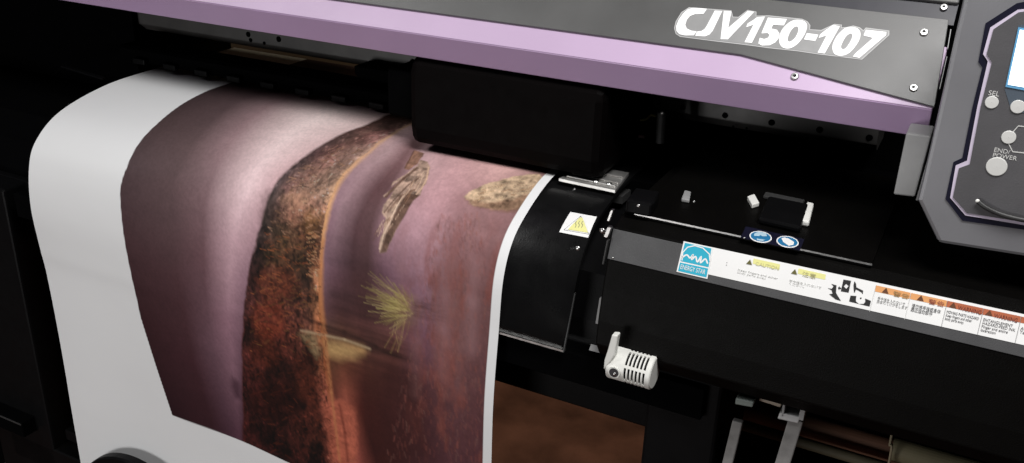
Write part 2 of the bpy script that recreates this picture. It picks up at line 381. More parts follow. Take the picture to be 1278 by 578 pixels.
# ribbed silver platen end
pe = [atZ(.957, *q) for q in ((697, 224), (768, 239), (785, 217), (735, 208))]
plt_ = MB().prism([(p[0], p[1], .955) for p in pe], (0, 0, .0035)).build('platen_end_plate', alum, PR, bevel=.0005)
mid = lambda p, q, t: p * (1 - t) + q * t
for t in (.12, .3, .62):
    A, B = mid(pe[0], pe[3], t), mid(pe[1], pe[2], t)
    MB().prism([(A[0] + .004, A[1], .9586), (B[0] - .002, B[1], .9586), (B[0] - .002, B[1] + .003, .9586), (A[0] + .006, A[1] + .003, .9586)], (0, 0, .0016)).build('rib', alum, plt_, bevel=.0005)
zp = Plane((0, 0, .9585), (0, 1, 0))
for q in ((744, 228), (760, 231)): screw(zp, *q, .0030, plt_, .0004)
# rear platen strip
MB().box(-.96, XH, .128, .34, .935, .9425).build('platen', dkgrey, PR)

# --- gap mechanism between heater and right box
MB().prof([(.15, .80), (.15, .952), (YR + .07, .952), (YR + .07, .80)], XH - .03, .42).build('cavity_floor', voidm, PR)
gm = MB().prof([(.20, .93), (.08, .925), (.045, .90), (.032, .86), (.026, .80), (.20, .80)], XH - .1, -.2385).build('side_frame', black, PR)
for (q0, q1, w, m) in (((758, 283), (753, 296), .0018, steel), ((748, 372), (743, 404), .0036, greym), ((735, 437), (750, 441), .0020, greym), ((757, 300), (751, 330), .0008, dkgrey), ((762, 262), (757, 276), .0012, steel)):  # uppermost steel sliver is a glint modelled as metal
    MB().prism([atY(.0, q0[0], q0[1]), atY(.0, q0[0], q0[1]) + np.array([w * 2, 0, 0]), atY(.0, q1[0], q1[1]) + np.array([w * 2, 0, .0]), atY(.0, q1[0], q1[1])], (0, .004, .004 if q1[1] - q0[1] < 8 else 0)).build('latch_plate_and_glint', m, gm, bevel=.0004)
bead(atY(.0, 752, 288), .0025, 'screw', steel, gm)

# --- right hand box
XB, XBE = -.2405, .42
zbot = atY(-.01, 1005, 521)[2]
box = MB().prof([(.245, .9695), (.026, .9695), (.009, .9635), (.0, .9385), (-.006, .915), (-.011, .887), (-.0125, .865), (-.010, zbot + .012), (-.002, zbot), (.12, zbot), (.245, .85)], XB, XBE).build('maintenance_box', boxm, PR, bevel=.0015)
bp = Plane((0, .0, .9385), (0, .009, .025))
e0 = bp.P(XB, .0, .0003); L_b = math.hypot(.009, .025)
MB().prism([bp.P(XB + .0005, .0008, .0002), bp.P(XBE, .0008, .0002), bp.P(XBE, L_b - .0008, .0002), bp.P(XB + .0005, L_b - .0008, .0002)], bp.n * .0008).build('bevelled_face', bevelm, box, bevel=.0003)
# thin raised tray; a steel strip stands for its front edge highlight
xt = atZ(.9735, 1086, 336)[0]
tray = MB().box(XB + .012, xt, .0245, .20, .970, .9735).build('top_tray', boxm, box, bevel=.0005)
MB().box(XB + .012, xt, .0237, .0243, .9722, .9736).build('bright_edge', steel, tray)
MB().prism([bp.P(xt + .002, L_b - .0002, .0004), bp.P(XBE, L_b - .0002, .0004), bp.P(XBE, L_b + .0008, .0004), bp.P(xt + .002, L_b + .0008, .0004)], bp.n * .0008).build('bright_edge', greym, box)
# warning strip
ls = plate(bp, [(889, 308.5), (1300, 396.8), (1296, 434.6), (884, 342.2)], .0012, .0002, 'warning_strip', white_label, box)
es = plate(bp, [(854, 301), (890.5, 308.8), (883.5, 348), (845, 339)], .0016, .0002, 'efficiency_label', white_label, box)
plate(bp, [(855.5, 303), (888.5, 310), (885, 333.3), (850, 325.7)], .0019, .0001, 'blue_field', cyan, es)
plate(bp, [(849.6, 327.5), (884.4, 335), (882.3, 346), (847, 338)], .0019, .0001, 'blue_footer', cyan, es)
def pline(pl, qs, w, off, name, m, parent, th=.0001):
    mb = MB(); P = [np.array(pl.uv(*q)) for q in qs]; L = []; R = []
    for i, p in enumerate(P):
        t = P[min(i + 1, len(P) - 1)] - P[max(i - 1, 0)]; t = t / np.linalg.norm(t); nn = np.array([-t[1], t[0]]) * w / 2
        L.append(p + nn); R.append(p - nn)
    for i in range(len(P) - 1):
        mb.prism([pl.P(*L[i], off), pl.P(*L[i + 1], off), pl.P(*R[i + 1], off), pl.P(*R[i], off)], pl.n * th)
    return mb.build(name, m, parent)
pline(bp, [(852, 325), (853, 315), (859, 308.5), (868, 306.5), (878, 309.5), (886, 317), (887, 326)], .0009, .0021, 'arc_mark', white_label, es)
pline(bp, [tuple(p) for p in smooth_path([(851, 322), (858, 318), (862, 322), (866, 317.5), (864, 324), (869, 320), (871, 327), (876, 320), (875, 328), (881, 323), (884, 329)], 4)], .0012, .0021, 'script_mark', white_label, es)
text(bp, 'ENERGY STAR', 849.5, 335.2, .0038, 'label_text', white_label, es, wpx=31, off=.0022)
# strip contents
for q in ([(941, 322.5), (974, 329.9), (973, 336.5), (940, 329)], [(997, 335), (1031, 342.6), (1030, 349), (996, 341.5)]):
    plate(bp, q, .0015, .0001, 'caution_bar', yellow, ls)
def tri(cx, cy, s, m, parent, off=.0018):
    c = bp.uv(cx, cy); pts = [bp.P(c[0] - s, c[1] - s * .8, off), bp.P(c[0] + s, c[1] - s * .8, off), bp.P(c[0], c[1] + s * .9, off)]
    MB().prism(pts, bp.n * .0001).build('warning_triangle', m, parent)
olive_ink = mat('olive_ink', (.12, .11, .03), .5)
tri(936, 327, .0022, olive_ink, ls); tri(992, 339, .0022, olive_ink, ls)
text(bp, 'CAUTION', 943, 330.8, .0028, 'label_text', mat('faded_yellow_ink', (.62, .6, .3), .5), ls, wpx=29, off=.0018)
text(bp, '注意', 1001, 344, .0030, 'label_text', mat('faded_olive_ink', (.5, .48, .25), .5), ls, wpx=17, off=.0018)
faint = mat('faint_grey_ink', (.62, .62, .6), .5)
text(bp, 'Keep fingers and other\nbody parts away.', 921, 337.5, .0017, 'label_text', faint, ls, wpx=50, off=.0016)
text(bp, '手や指を入れないで\nください。', 985, 351.5, .0017, 'label_text', faint, ls, wpx=40, off=.0016)
text(bp, ':', 906, 331, .0040, 'label_text', ink_soft, ls, off=.0016)
def zD(L): return [(1020 + a / 8.257, 330 + b / 8.257) for a, b in L]
for lp in ([(272, 155), (350, 168), (325, 290), (245, 275)],):
    pic = curve_plate(bp, [zD(lp), zD([(300, 198), (325, 222), (300, 250), (275, 225)])], .0016, .0001, 'pinch_pictogram', ink, ls)
for nm, L in (('hand', [(148, 200), (200, 215), (195, 290), (205, 310), (246, 375), (190, 358), (125, 305), (160, 300), (150, 265), (110, 243), (150, 250), (170, 225)]), ('arrow', [(215, 240), (232, 222), (232, 235), (248, 240), (246, 255), (230, 250), (228, 265)]),
              ('hand', [(385, 172), (400, 195), (405, 235), (475, 270), (470, 305), (455, 285), (400, 255), (388, 290), (380, 285), (375, 215)])):
    plate(bp, zD(L), .0016, .0001, nm, ink, pic)
curve_plate(bp, [zD([(345, 320), (405, 325), (400, 350), (400, 380), (430, 405), (480, 405), (498, 380), (495, 350), (555, 375), (540, 432), (330, 380)])], .0016, .0001, 'roller_mark', ink, pic)
c = bp.uv(*zD([(450, 347)])[0]); disc_mb(MB(), bp, c, .0006, .0016, .0001, 10).build('roller_mark', ink, pic)
# orange / rust header cells
cells = [((1093.5, 356), (1136.5, 365.2), orange), ((1137.2, 365.4), (1182, 375), orange), ((1182.6, 375.2), (1227, 384.6), orange2), ((1227.6, 384.8), (1274, 394.7), orange2), ((1274.6, 394.9), (1300, 400.3), orange2)]
for i, (p, q, m) in enumerate(cells):
    hgt = 7.6
    plate(bp, [p, q, (q[0] - 1.3, q[1] + hgt), (p[0] - 1.3, p[1] + hgt)], .0015, .0001, 'header_bar', m, ls)
    if q[0] < 1290: tri(p[0] + (12 if i in (0, 1) else 7), p[1] + (6.4 if i in (0, 1) else 5.4), .0023, mat('brown_ink', (.12, .045, .02), .5), ls)
    pline(bp, [p, (p[0] - 8, p[1] + 33)], .00025, .0017, 'divider_line', faint if i < 2 else ink_soft, ls)
text(bp, '警告', 1114, 368.6, .0030, 'label_text', mat('tan_ink', (.45, .28, .12), .5), ls, wpx=20, off=.0018)
text(bp, '警告', 1158, 378.3, .0030, 'label_text', mat('rust_ink', (.40, .13, .08), .5), ls, wpx=20, off=.0018)
dk = mat('dark_red_ink', (.16, .04, .03), .5)
text(bp, 'WARNING', 1195, 386.2, .0032, 'label_text', dk, ls, wpx=29, off=.0018)
text(bp, 'WARNING', 1240, 396.2, .0032, 'label_text', dk, ls, wpx=29, off=.0018)
text(bp, '手や指を入れないで\n挟まれてけがをします', 1095, 373.5, .0020, 'label_text', mat('mid_grey_ink', (.38, .38, .37), .5), ls, wpx=38, off=.0017)
text(bp, '请勿将手指或身体\n靠近运动部件', 1137.5, 383, .0024, 'label_text', ink_soft, ls, wpx=36, off=.0017)
text(bp, 'MOVING PARTS HAZARD\nKeep fingers and other\nbody parts away.', 1181, 390.3, .0021, 'label_text', ink_soft, ls, wpx=40, off=.0017)
text(bp, 'ENTANGLEMENT\nHAZARD-FEED INK\nFinger and entire\nlaceration', 1226.5, 400, .0021, 'label_text', ink_soft, ls, wpx=41, off=.0017)
text(bp, 'AVERT\nTenir', 1273, 411, .0022, 'label_text', ink_soft, ls, off=.0017)
# blue mandatory signs on the tray
tp = Plane((0, 0, .9736), (0, 1, 0))
sg = plate(tp, [(931, 283), (1004, 299), (998, 313), (924, 297)], .0001, .0002, 'safety_sign', rim_dark, tray)
def ellipse_px(cx, cy, rx, ry, n=28): return [(cx + rx * math.cos(2 * math.pi * k / n), cy + ry * math.sin(2 * math.pi * k / n) + rx * .12 * math.cos(2 * math.pi * k / n)) for k in range(n)]
for cx_, cy_ in ((949.2, 296.4), (982.8, 302.6)):
    plate(tp, ellipse_px(cx_, cy_, 14, 7.2), .0004, .0001, 'sign_ring', white_label, sg)
    plate(tp, ellipse_px(cx_, cy_, 12.4, 6.0), .0006, .0001, 'sign_disc', blue, sg)
pale = mat('pale_blue_ink', (.45, .62, .72), .4)
for L in ([(941, 293), (947, 290.5), (956, 292.5), (957, 296), (951, 296), (949, 294.5), (947, 296), (941, 295.5)], [(944, 299), (955, 300.5), (951, 302), (945, 301)]):
    plate(tp, L, .0008, .0001, 'goggles_mark', pale, sg)
plate(tp, [(975, 298.5), (979, 297.6), (984, 299), (991, 303.5), (990, 307), (984, 308), (977, 303)], .0008, .0001, 'glove_mark', white_label, sg)
# levers and clips on the tray
def on_tray(pts, h, name, m, bevel=.0008, z=.9737):
    return MB().prism([atZ(z, *q) for q in pts], (0, 0, h)).build(name, m, tray, bevel=bevel)
on_tray([(938, 261), (932, 250), (941, 247), (947, 258)], .004, 'white_clip', white)
on_tray([(999, 282), (1009, 284), (1015, 260), (1006, 258)], .005, 'white_clip', white, .0015)
on_tray([(952, 248), (1001, 258), (1004, 253), (955, 243)], .003, 'grey_bar', dkgrey)
on_tray([(945, 280), (998, 292), (1008, 262), (958, 252)], .006, 'black_lever', black, .002)
on_tray([(780, 266), (812, 272), (822, 255), (792, 250)], .012, 'black_block', black, .002)
bead(atZ(.985, 797, 257), .0016, 'screw', steel, tray); bead(atZ(.98, 866, 252), .0012, 'screw', steel, tray)  # first bead stands in for a glint on the black block
on_tray([(850, 252), (860, 254), (862, 243), (854, 241)], .003, 'small_glint_piece', greym)  # grey piece put in as a small glint
bead(atZ(.975, 929, 297), .0009, 'rivet', steel, tray); bead(atY(.0, 765, 322), .001, 'rivet', steel, box)
# pin and wires near the carriage
pin = MB().tube([atY(.19, 824, 178), atY(.19, 826, 140)], .0045, 16).build('guide_pin', dkgrey, PR, smooth=False)
bead(atY(.185, 826.5, 141), .0022, 'pin_tip', steel, pin)
MB().tube(smooth_path([atY(.2, 778, 149), atY(.2, 792, 150), atY(.2, 806, 149), atY(.2, 812, 144), atY(.2, 819, 145)], 4), .0011, 8).build('wire', wire_y, PR, smooth=True)
MB().tube([atY(.2, 774, 166), atY(.2, 788, 169), atY(.2, 804, 171)], .0016, 8).build('wire', wire_p, PR, smooth=True)
MB().prism([atY(.22, *q) for q in ((887, 192), (899, 193), (901, 197), (889, 196))], (0, .01, 0)).build('inner_tab', dkgrey, PR)

# --- grey upright bracket
YK = .066
MB().prism([atY(YK, *q) for q in ((1131, 166), (1162, 170), (1141.5, 246), (1115, 243))], (0, .03, 0)).build('end_bracket', greym, PR, bevel=.0012)
MB().prism([atY(YK - .004, *q) for q in ((1160, 190), (1162, 190), (1146, 250), (1143, 250))], (0, .02, 0)).build('bracket_edge', mat('steel_edge', (.3, .3, .31), .3, metal=.6), PR)

# --- right end cover, dark body behind the panel
MB().prism([atY(.075, *q) for q in ((1168, 150), (1400, 190), (1400, 420), (1190, 330), (1146, 250))], (0, .1, 0)).build('end_body', voidm, PR)
# --- control panel
YP = .030
pp = Plane((0, YP, 0), (0, 0, 1))
CP = MB().prism([pp.h(*q) for q in ((1214, -40), (1202, 0), (1173, 130), (1151, 226), (1145, 250), (1171, 304), (1285, 322), (1420, 345), (1480, -20))], (0, .045, 0)).build('control_panel', panel_m, PR, bevel=.003)
Lr = [(1330, -8), (1269, 4), (1230, 29), (1221, 77), (1226, 84), (1214, 132), (1201, 197), (1190, 202), (1180, 248), (1201, 275), (1290, 288), (1400, 305), (1430, 0)]
plate(pp, Lr, .0002, .0006, 'recess_shade_rim', rim_dark, CP)  # flat dark plate, shadow side of the recess put in as colour
L2 = [(1330, 4), (1270, 12), (1236, 34), (1227, 67), (1233, 76), (1220, 132), (1207, 200), (1193, 206), (1186, 246), (1205, 268), (1290, 282), (1400, 299), (1430, 5)]
plate(pp, L2, .001, .0006, 'lavender_rim', rim_lav, CP)
L3 = [(1330, 6), (1271, 15), (1240, 36), (1231.5, 67), (1238, 77), (1224, 133), (1210.5, 204), (1197, 209), (1189.5, 245), (1207, 264.5), (1290, 278), (1400, 295), (1430, 8)]
fp = plate(pp, L3, .0018, .0006, 'faceplate', face_m, CP)
plate(pp, [(1271, 31), (1340, 20), (1330, 118), (1278, 140), (1262, 136), (1254, 110)], .0025, .0002, 'display_surround', mat('blue_grey_surround', (.075, .095, .12), .35), fp)
sc = plate(pp, [(1271, 33), (1340, 42), (1325, 120), (1255, 107)], .003, .0004, 'display', lcd_rim, fp)
plate(pp, [(1273, 36), (1335, 45), (1322, 115), (1258, 104)], .0036, .0002, 'lit_screen', lcd, sc)
def button(px, py, r):
    c_ = pp.uv(px, py); n = 28; V = []
    prof_ = [(r * 1.0, 0), (r * .99, .0007), (r * .93, .0009), (r * .4, .00095), (0.0001, .0010)]
    for a_, h_ in prof_: V += [pp.P(c_[0] + a_ * math.cos(2 * math.pi * k / n), c_[1] + a_ * math.sin(2 * math.pi * k / n), .0024 + h_) for k in range(n)]
    MB().add(V, [(i * n + k, i * n + (k + 1) % n, (i + 1) * n + (k + 1) % n, (i + 1) * n + k) for i in range(4) for k in range(n)]).build('button', btn, fp)
button(1238, 126.5, .0042); button(1270.5, 132, .0045); button(1259, 170, .0045); button(1244, 206.5, .0066)
text(pp, 'SEL', 1233, 117.5, .0034, 'button_text', btn, fp, off=.0026); text(pp, 'FUNC', 1261, 122, .0034, 'button_text', btn, fp, off=.0026)
text(pp, 'END/\nPOWER', 1240, 188, .0031, 'button_text', btn, fp, off=.0026)
pline(pp, [(1262, 166), (1271, 156), (1310, 160)], .0007, .0026, 'guide_line', btn, fp); pline(pp, [(1258, 176), (1264, 188), (1310, 193)], .0007, .0026, 'guide_line', btn, fp)
cordp = smooth_path([pp.h(1221, 249) + pp.n * .004, pp.h(1231, 256) + pp.n * .005, pp.h(1248, 264) + pp.n * .005, pp.h(1270, 270) + pp.n * .005, pp.h(1300, 276) + pp.n * .004], 6)
MB().tube(cordp, .0018, 10).build('cord', ink, fp, smooth=True)
bead(pp.h(1220.5, 248) + pp.n * .005, .0014, 'cord_tip', white, fp)

# --- white vented housing
YV = -.028
vp = Plane((0, YV, 0), (0, 0, 1))
c0 = vp.h(756, 463); c1 = vp.h(809, 474)
Rv = (vp.h(790, 451)[2] - vp.h(784, 488)[2]) / 2
xa, xb = c0[0] - .001, c1[0] + .001; zcv = (vp.h(787, 469))[2]; ycv = YV + Rv
NX, NT = 60, 72
def slotted():
    V = []; Fc = []
    for r in (Rv, Rv - .0016):
        for i in range(NX + 1):
            t = i / NX; x = xa + (xb - xa) * t
            e = min(t, 1 - t) * NX; rr = r * (1 - .09 * max(0, 1 - e / 2) ** 2)
            for k in range(NT):
                th = 2 * math.pi * k / NT; V.append((x, ycv + rr * math.cos(th), zcv + rr * math.sin(th)))
    N = (NX + 1) * NT
    def open_(i, k):
        if i < 24 or i >= 54: return False
        if (i - 24) % 5 not in (1, 2, 3): return False
        return ((k + 6) % 12) not in (0, 1)
    for i in range(NX):
        for k in range(NT):
            if open_(i, k): continue
            k2 = (k + 1) % NT
            Fc.append((i * NT + k, i * NT + k2, (i + 1) * NT + k2, (i + 1) * NT + k))
            Fc.append((N + i * NT + k, N + (i + 1) * NT + k, N + (i + 1) * NT + k2, N + i * NT + k2))
            for (di, dk, e) in ((-1, 0, ((i, k), (i, k2))), (1, 0, ((i + 1, k2), (i + 1, k))), (0, -1, ((i + 1, k), (i, k))), (0, 1, ((i, k2), (i + 1, k2)))):
                ii, kk = i + di, (k + dk) % NT
                if 0 <= ii < NX and open_(ii, kk):
                    (a1, b1), (a2, b2) = e; Fc.append((a1 * NT + b1, N + a1 * NT + b1, N + a2 * NT + b2, a2 * NT + b2))
    Fc.append(tuple(NX * NT + k for k in range(NT))); Fc.append(tuple(range(NT)))
    return V, Fc
V, Fc = slotted()
vent = mesh('vented_housing', V, Fc, white, PR)
core = MB().tube([(xa + .002, ycv, zcv), (xb - .002, ycv, zcv)], Rv - .003, 32).build('housing_core', black, vent)
MB().prism([vp.h(*q) for q in ((763.5, 418), (771, 419), (767, 444), (762, 452), (753, 462), (754, 450), (758, 438))], (0, .007, 0)).build('hanging_tab', white, vent, bevel=.001)
lp_ = Plane((0, YV + .0006, 0), (0, 0, 1)); cc = lp_.uv(767, 464)
disc_mb(MB(), lp_, cc, .0052, -.003, .0045).build('lens_ring', white, vent); 
disc_mb(MB(), lp_, cc, .0040, .0008, .0012).build('lens', glassdark, vent)
bead(lp_.P(cc[0] + .0008, cc[1] - .001, .0018), .0016, 'lens_glint', steel, vent)

# --- lower structure: beams, legs
zt = atY(.05, 690, 498)[2]
MB().box(-1.25, -.16, .05, .16, zt, .832).build('lower_beam', black, PR, bevel=.002)
MB().box(-1.0, -.15, .012, .05, atY(.012, 640, 448)[2] - .006, .835).build('under_tray', voidm, PR, bevel=.001)
xl0, xl1 = atY(.02, 803, 540)[0], atY(.02, 893, 550)[0]
MB().box(xl0, xl1, .02, .14, .05, zbot + .03).build('leg', black, PR, bevel=.003)
MB().box(-1.15, -1.03, .02, .14, .05, .83).build('leg', black, PR, bevel=.003)
ft = MB(); 
for x0_ in (xl0 - .01, -1.16): MB().box(x0_, x0_ + .13, -.05, .55, .004, .05).build('foot', black, PR, bevel=.004)
def bar(q0, q1, w, d, name, m, Y=.012, ext=0):
    p, q = atY(Y, *q0), atY(Y, *q1); q = q + (q - p) * ext
    W_ = np.array([w, 0, 0]); return MB().prism([p, p + W_, q + W_, q], (0, d, 0)).build(name, m, PR, bevel=.001)
bar((914, 525), (901, 578), .0085, .006, 'grey_strut', strutm, ext=.8)
br = MB().prism([atY(.006, *q) for q in ((949, 495), (976, 503), (974, 509), (946, 500))], (0, .02, 0)).build('cable_bracket', mat('beige_metal', (.3, .25, .2), .5), PR, bevel=.0008)
fr = [((977, 503), (975, 520), .002), ((999, 510), (996, 524), .004)]
for q0, q1, w in fr: MB().prism([atY(.0, *q0), atY(.0, *q0) + np.array([w, 0, 0]), atY(.0, *q1) + np.array([w, 0, 0]), atY(.0, *q1)], (0, .01, 0)).build('bracket_arm', greym, br, bevel=.0006)
MB().prism([atY(.0, *q) for q in ((973, 515), (999, 521), (996, 529), (970, 523))], (0, .012, 0)).build('bracket_seat', mat('light_grey_metal', (.42, .42, .42), .35), br, bevel=.001)
bar((984, 522), (967, 578), .0115, .008, 'grey_strut', strutm, Y=.003, ext=.8)
MB().prism([atY(-.004, *q) for q in ((918, 497), (941, 502), (939, 509), (917, 505))], (0, .01, 0)).build('plastic_foot', mat('greenish_grey_plastic', (.13, .15, .14), .4), PR, bevel=.001)

# --- left end: black body and lower rail
MB().prof([(.06, .10), (.06, .80), (.06, .84), (.08, .87), (.12, .89), (.42, .90), (.42, .10)], -2.3, -1.02).build('end_cover', voidm, PR, bevel=.006)
MB().box(-2.3, -1.02, .24, .42, .90, 1.12).build('inner_end_block', voidm, PR)
MB().prism([atZ(.944, *q) for q in ((76, 84), (128, 100), (131, 98), (80, 82.6))], (0, 0, .002)).build('platen_edge', black, PR)
b0, b1 = atY(.03, -40, 481), atY(.03, 52, 524)
lr = MB().box(-1.6, b1[0], -.0, .035, b1[2] - .012, b1[2] + .012).build('lower_rail', voidm, PR, bevel=.002)
MB().box(-1.6, b1[0], -.0012, -.0002, b1[2] + .0095, b1[2] + .0115).build('bright_edge', dkgrey, lr)  # paler strip stands in for the highlight along the rail
q = atY(.04, 97, 541)
MB().box(q[0] - .012, q[0] + .05, .03, .05, q[2] - .008, q[2] + .008).build('rail_end_block', black, PR, bevel=.001)
# take-up flange: black disc whose rim shows in front of the sheet
fc = atY(-.018, 165, 574); Rf = .105
Vd = []; n = 96
for (r_, y_) in ((Rf * .93, -.024), (Rf - .0015, -.024), (Rf, -.021), (Rf, -.012), (Rf - .004, -.009)):
    Vd += [(fc[0] + r_ * math.cos(2 * math.pi * k / n), y_, fc[2] - Rf + r_ * math.sin(2 * math.pi * k / n)) for k in range(n)]
Fd = [(i * n + k, i * n + (k + 1) % n, (i + 1) * n + (k + 1) % n, (i + 1) * n + k) for i in range(4) for k in range(n)] + [tuple(range(n)), tuple(range(4 * n, 5 * n))]
flg = mesh('take_up_flange', Vd, Fd, black, PR)
MB().tube([(fc[0], -.010, fc[2] - Rf), (fc[0], .02, fc[2] - Rf)], .02, 20).build('hub', dkgrey, flg)
MB().box(-1.12, fc[0] + .02, .02, .05, fc[2] - Rf - .02, fc[2] - Rf + .02).build('take_up_arm', black, PR, bevel=.002)

# ------------------------------------------------------------------ things on and behind the stand
zs = .50
ty = .24
def tubex(px, py, r, name, m, lab, Y, x0=-.215, x1=.35):
    p = atY(Y, px, py)
    o = MB().tube([(x0, Y, p[2]), (x1, Y, p[2])], r, 28).build(name, m, None)
    return tag(o, lab, 'tube', 'rolled media tubes under the box'), p[2]
t1, z1 = tubex(1055, 545, .0125, 'cardboard_tube', cardb, 'thick red-brown cardboard tube lying highest on the rack under the black box', .20)
t2, z2 = tubex(1030, 561, .0055, 'cardboard_tube', olive, 'thin olive tube lying just below the thick red-brown one', .17)
t3, z3 = tubex(1150, 569, .011, 'cardboard_tube', mat('khaki_tube', (.16, .14, .08), .7, var=.3, scale=15), 'short khaki tube in front, at the far right under the black box', .12, x0=atY(.12, 1113, 560)[0])
for (Y_, z_, r_) in ((.20, z1, .0125), (.17, z2, .0055), (.12, z3, .011)):
    for x in (-.205, .33): MB().box(x if Y_ > .15 else x + .02, x + .012 if Y_ > .15 else x + .03, Y_ - .01, Y_ + .01, .40, z_ - r_ + .0005).build('rack_post', black, PR)
MB().box(.17, .18, .11, .13, .40, z3 - .0105).build('rack_post', black, PR)
MB().box(-.215, .38, .09, .26, .39, .40).build('lower_rack', black, PR)
MB().box(-.2, .38, .262, .27, .20, zbot + .02).build('rack_back_panel', voidm, PR)
for x in (-.2, .36): MB().box(x, x + .015, .15, .2, .004, .39).build('rack_leg', black, PR)
sp = atY(.10, 1111, 552)
cord = MB().tube(smooth_path([sp + np.array([0, .03, .04]), sp, atY(.10, 1109, 580), atY(.10, 1108, 600) + np.array([0, 0, -.2])], 5), .0011, 8).build('power_cord', mat('tan_cord', (.3, .25, .16), .6), PR, smooth=True)
# pale sheet at the lower left
pz = atY(-.12, 30, 566)
sheet = MB()
g0 = [atY(.05, *q) for q in ((2, 580), (31, 561), (38, 563), (47, 590), (40, 640), (-10, 640))]
sh = sheet.prism(g0, (0, .02, 0)).build('paper_box', mat('pale_grey_card', (.07, .064, .06), .7), None, bevel=.002)
tag(sh, 'pale grey card box corner poking up in the bottom left corner', 'box')

# ------------------------------------------------------------------ printed sheet
NU, NS = 560, 640
A_, la = resample(prL, NS); B_, lb = resample(prR, NS)
us = np.linspace(0, 1, NU); 
U, T = np.meshgrid(us, np.linspace(0, 1, NS))
Xg = XL + (XR - XL) * U
Yg = A_[:, 0][:, None] * (1 - U) + B_[:, 0][:, None] * U
Zg = A_[:, 1][:, None] * (1 - U) + B_[:, 1][:, None] * U
hang = np.clip((.86 - Zg) / .3, 0, 1)
Yg = Yg + .0034 * hang * np.sin(U * 9 + T * 5) + .0012 * hang * np.sin(U * 23 + 1.3 + T * 3)   # slight waviness of the hanging sheet
C3 = np.stack([Xg, Yg, Zg], -1)
cc3 = (C3 - CAM) @ RC.T
pxg = PX + F * cc3[..., 0] / -cc3[..., 2]; pyg = PY - F * cc3[..., 1] / -cc3[..., 2]
WU, WS = XR - XL, (la + lb) / 2
def us_of(px, py):                     # a point of the photographed print -> metres across / along the sheet
    k = int(np.argmin((pxg - px) ** 2 + (pyg - py) ** 2)); i, j = divmod(k, NU); return np.array([us[j] * WU, T[i, 0] * WS])
GU, GS = U * WU, T * WS
def vnoise(x, y, seed):
    def h(i, j):
        v = np.sin(i * 127.1 + j * 311.7 + seed * 74.7) * 43758.5453; return v - np.floor(v)
    xi, yi = np.floor(x), np.floor(y); fx, fy = x - xi, y - yi; fx = fx * fx * (3 - 2 * fx); fy = fy * fy * (3 - 2 * fy)
    return (h(xi, yi) * (1 - fx) + h(xi + 1, yi) * fx) * (1 - fy) + (h(xi, yi + 1) * (1 - fx) + h(xi + 1, yi + 1) * fx) * fy
def fbm(fx, fy, seed, o=5):
    s = 0; a = .5; t = 0
    for k in range(o): s = s + a * vnoise(GU * fx * 2 ** k + k * 7, GS * fy * 2 ** k + k * 3, seed + k); t += a; a *= .6
    return s / t
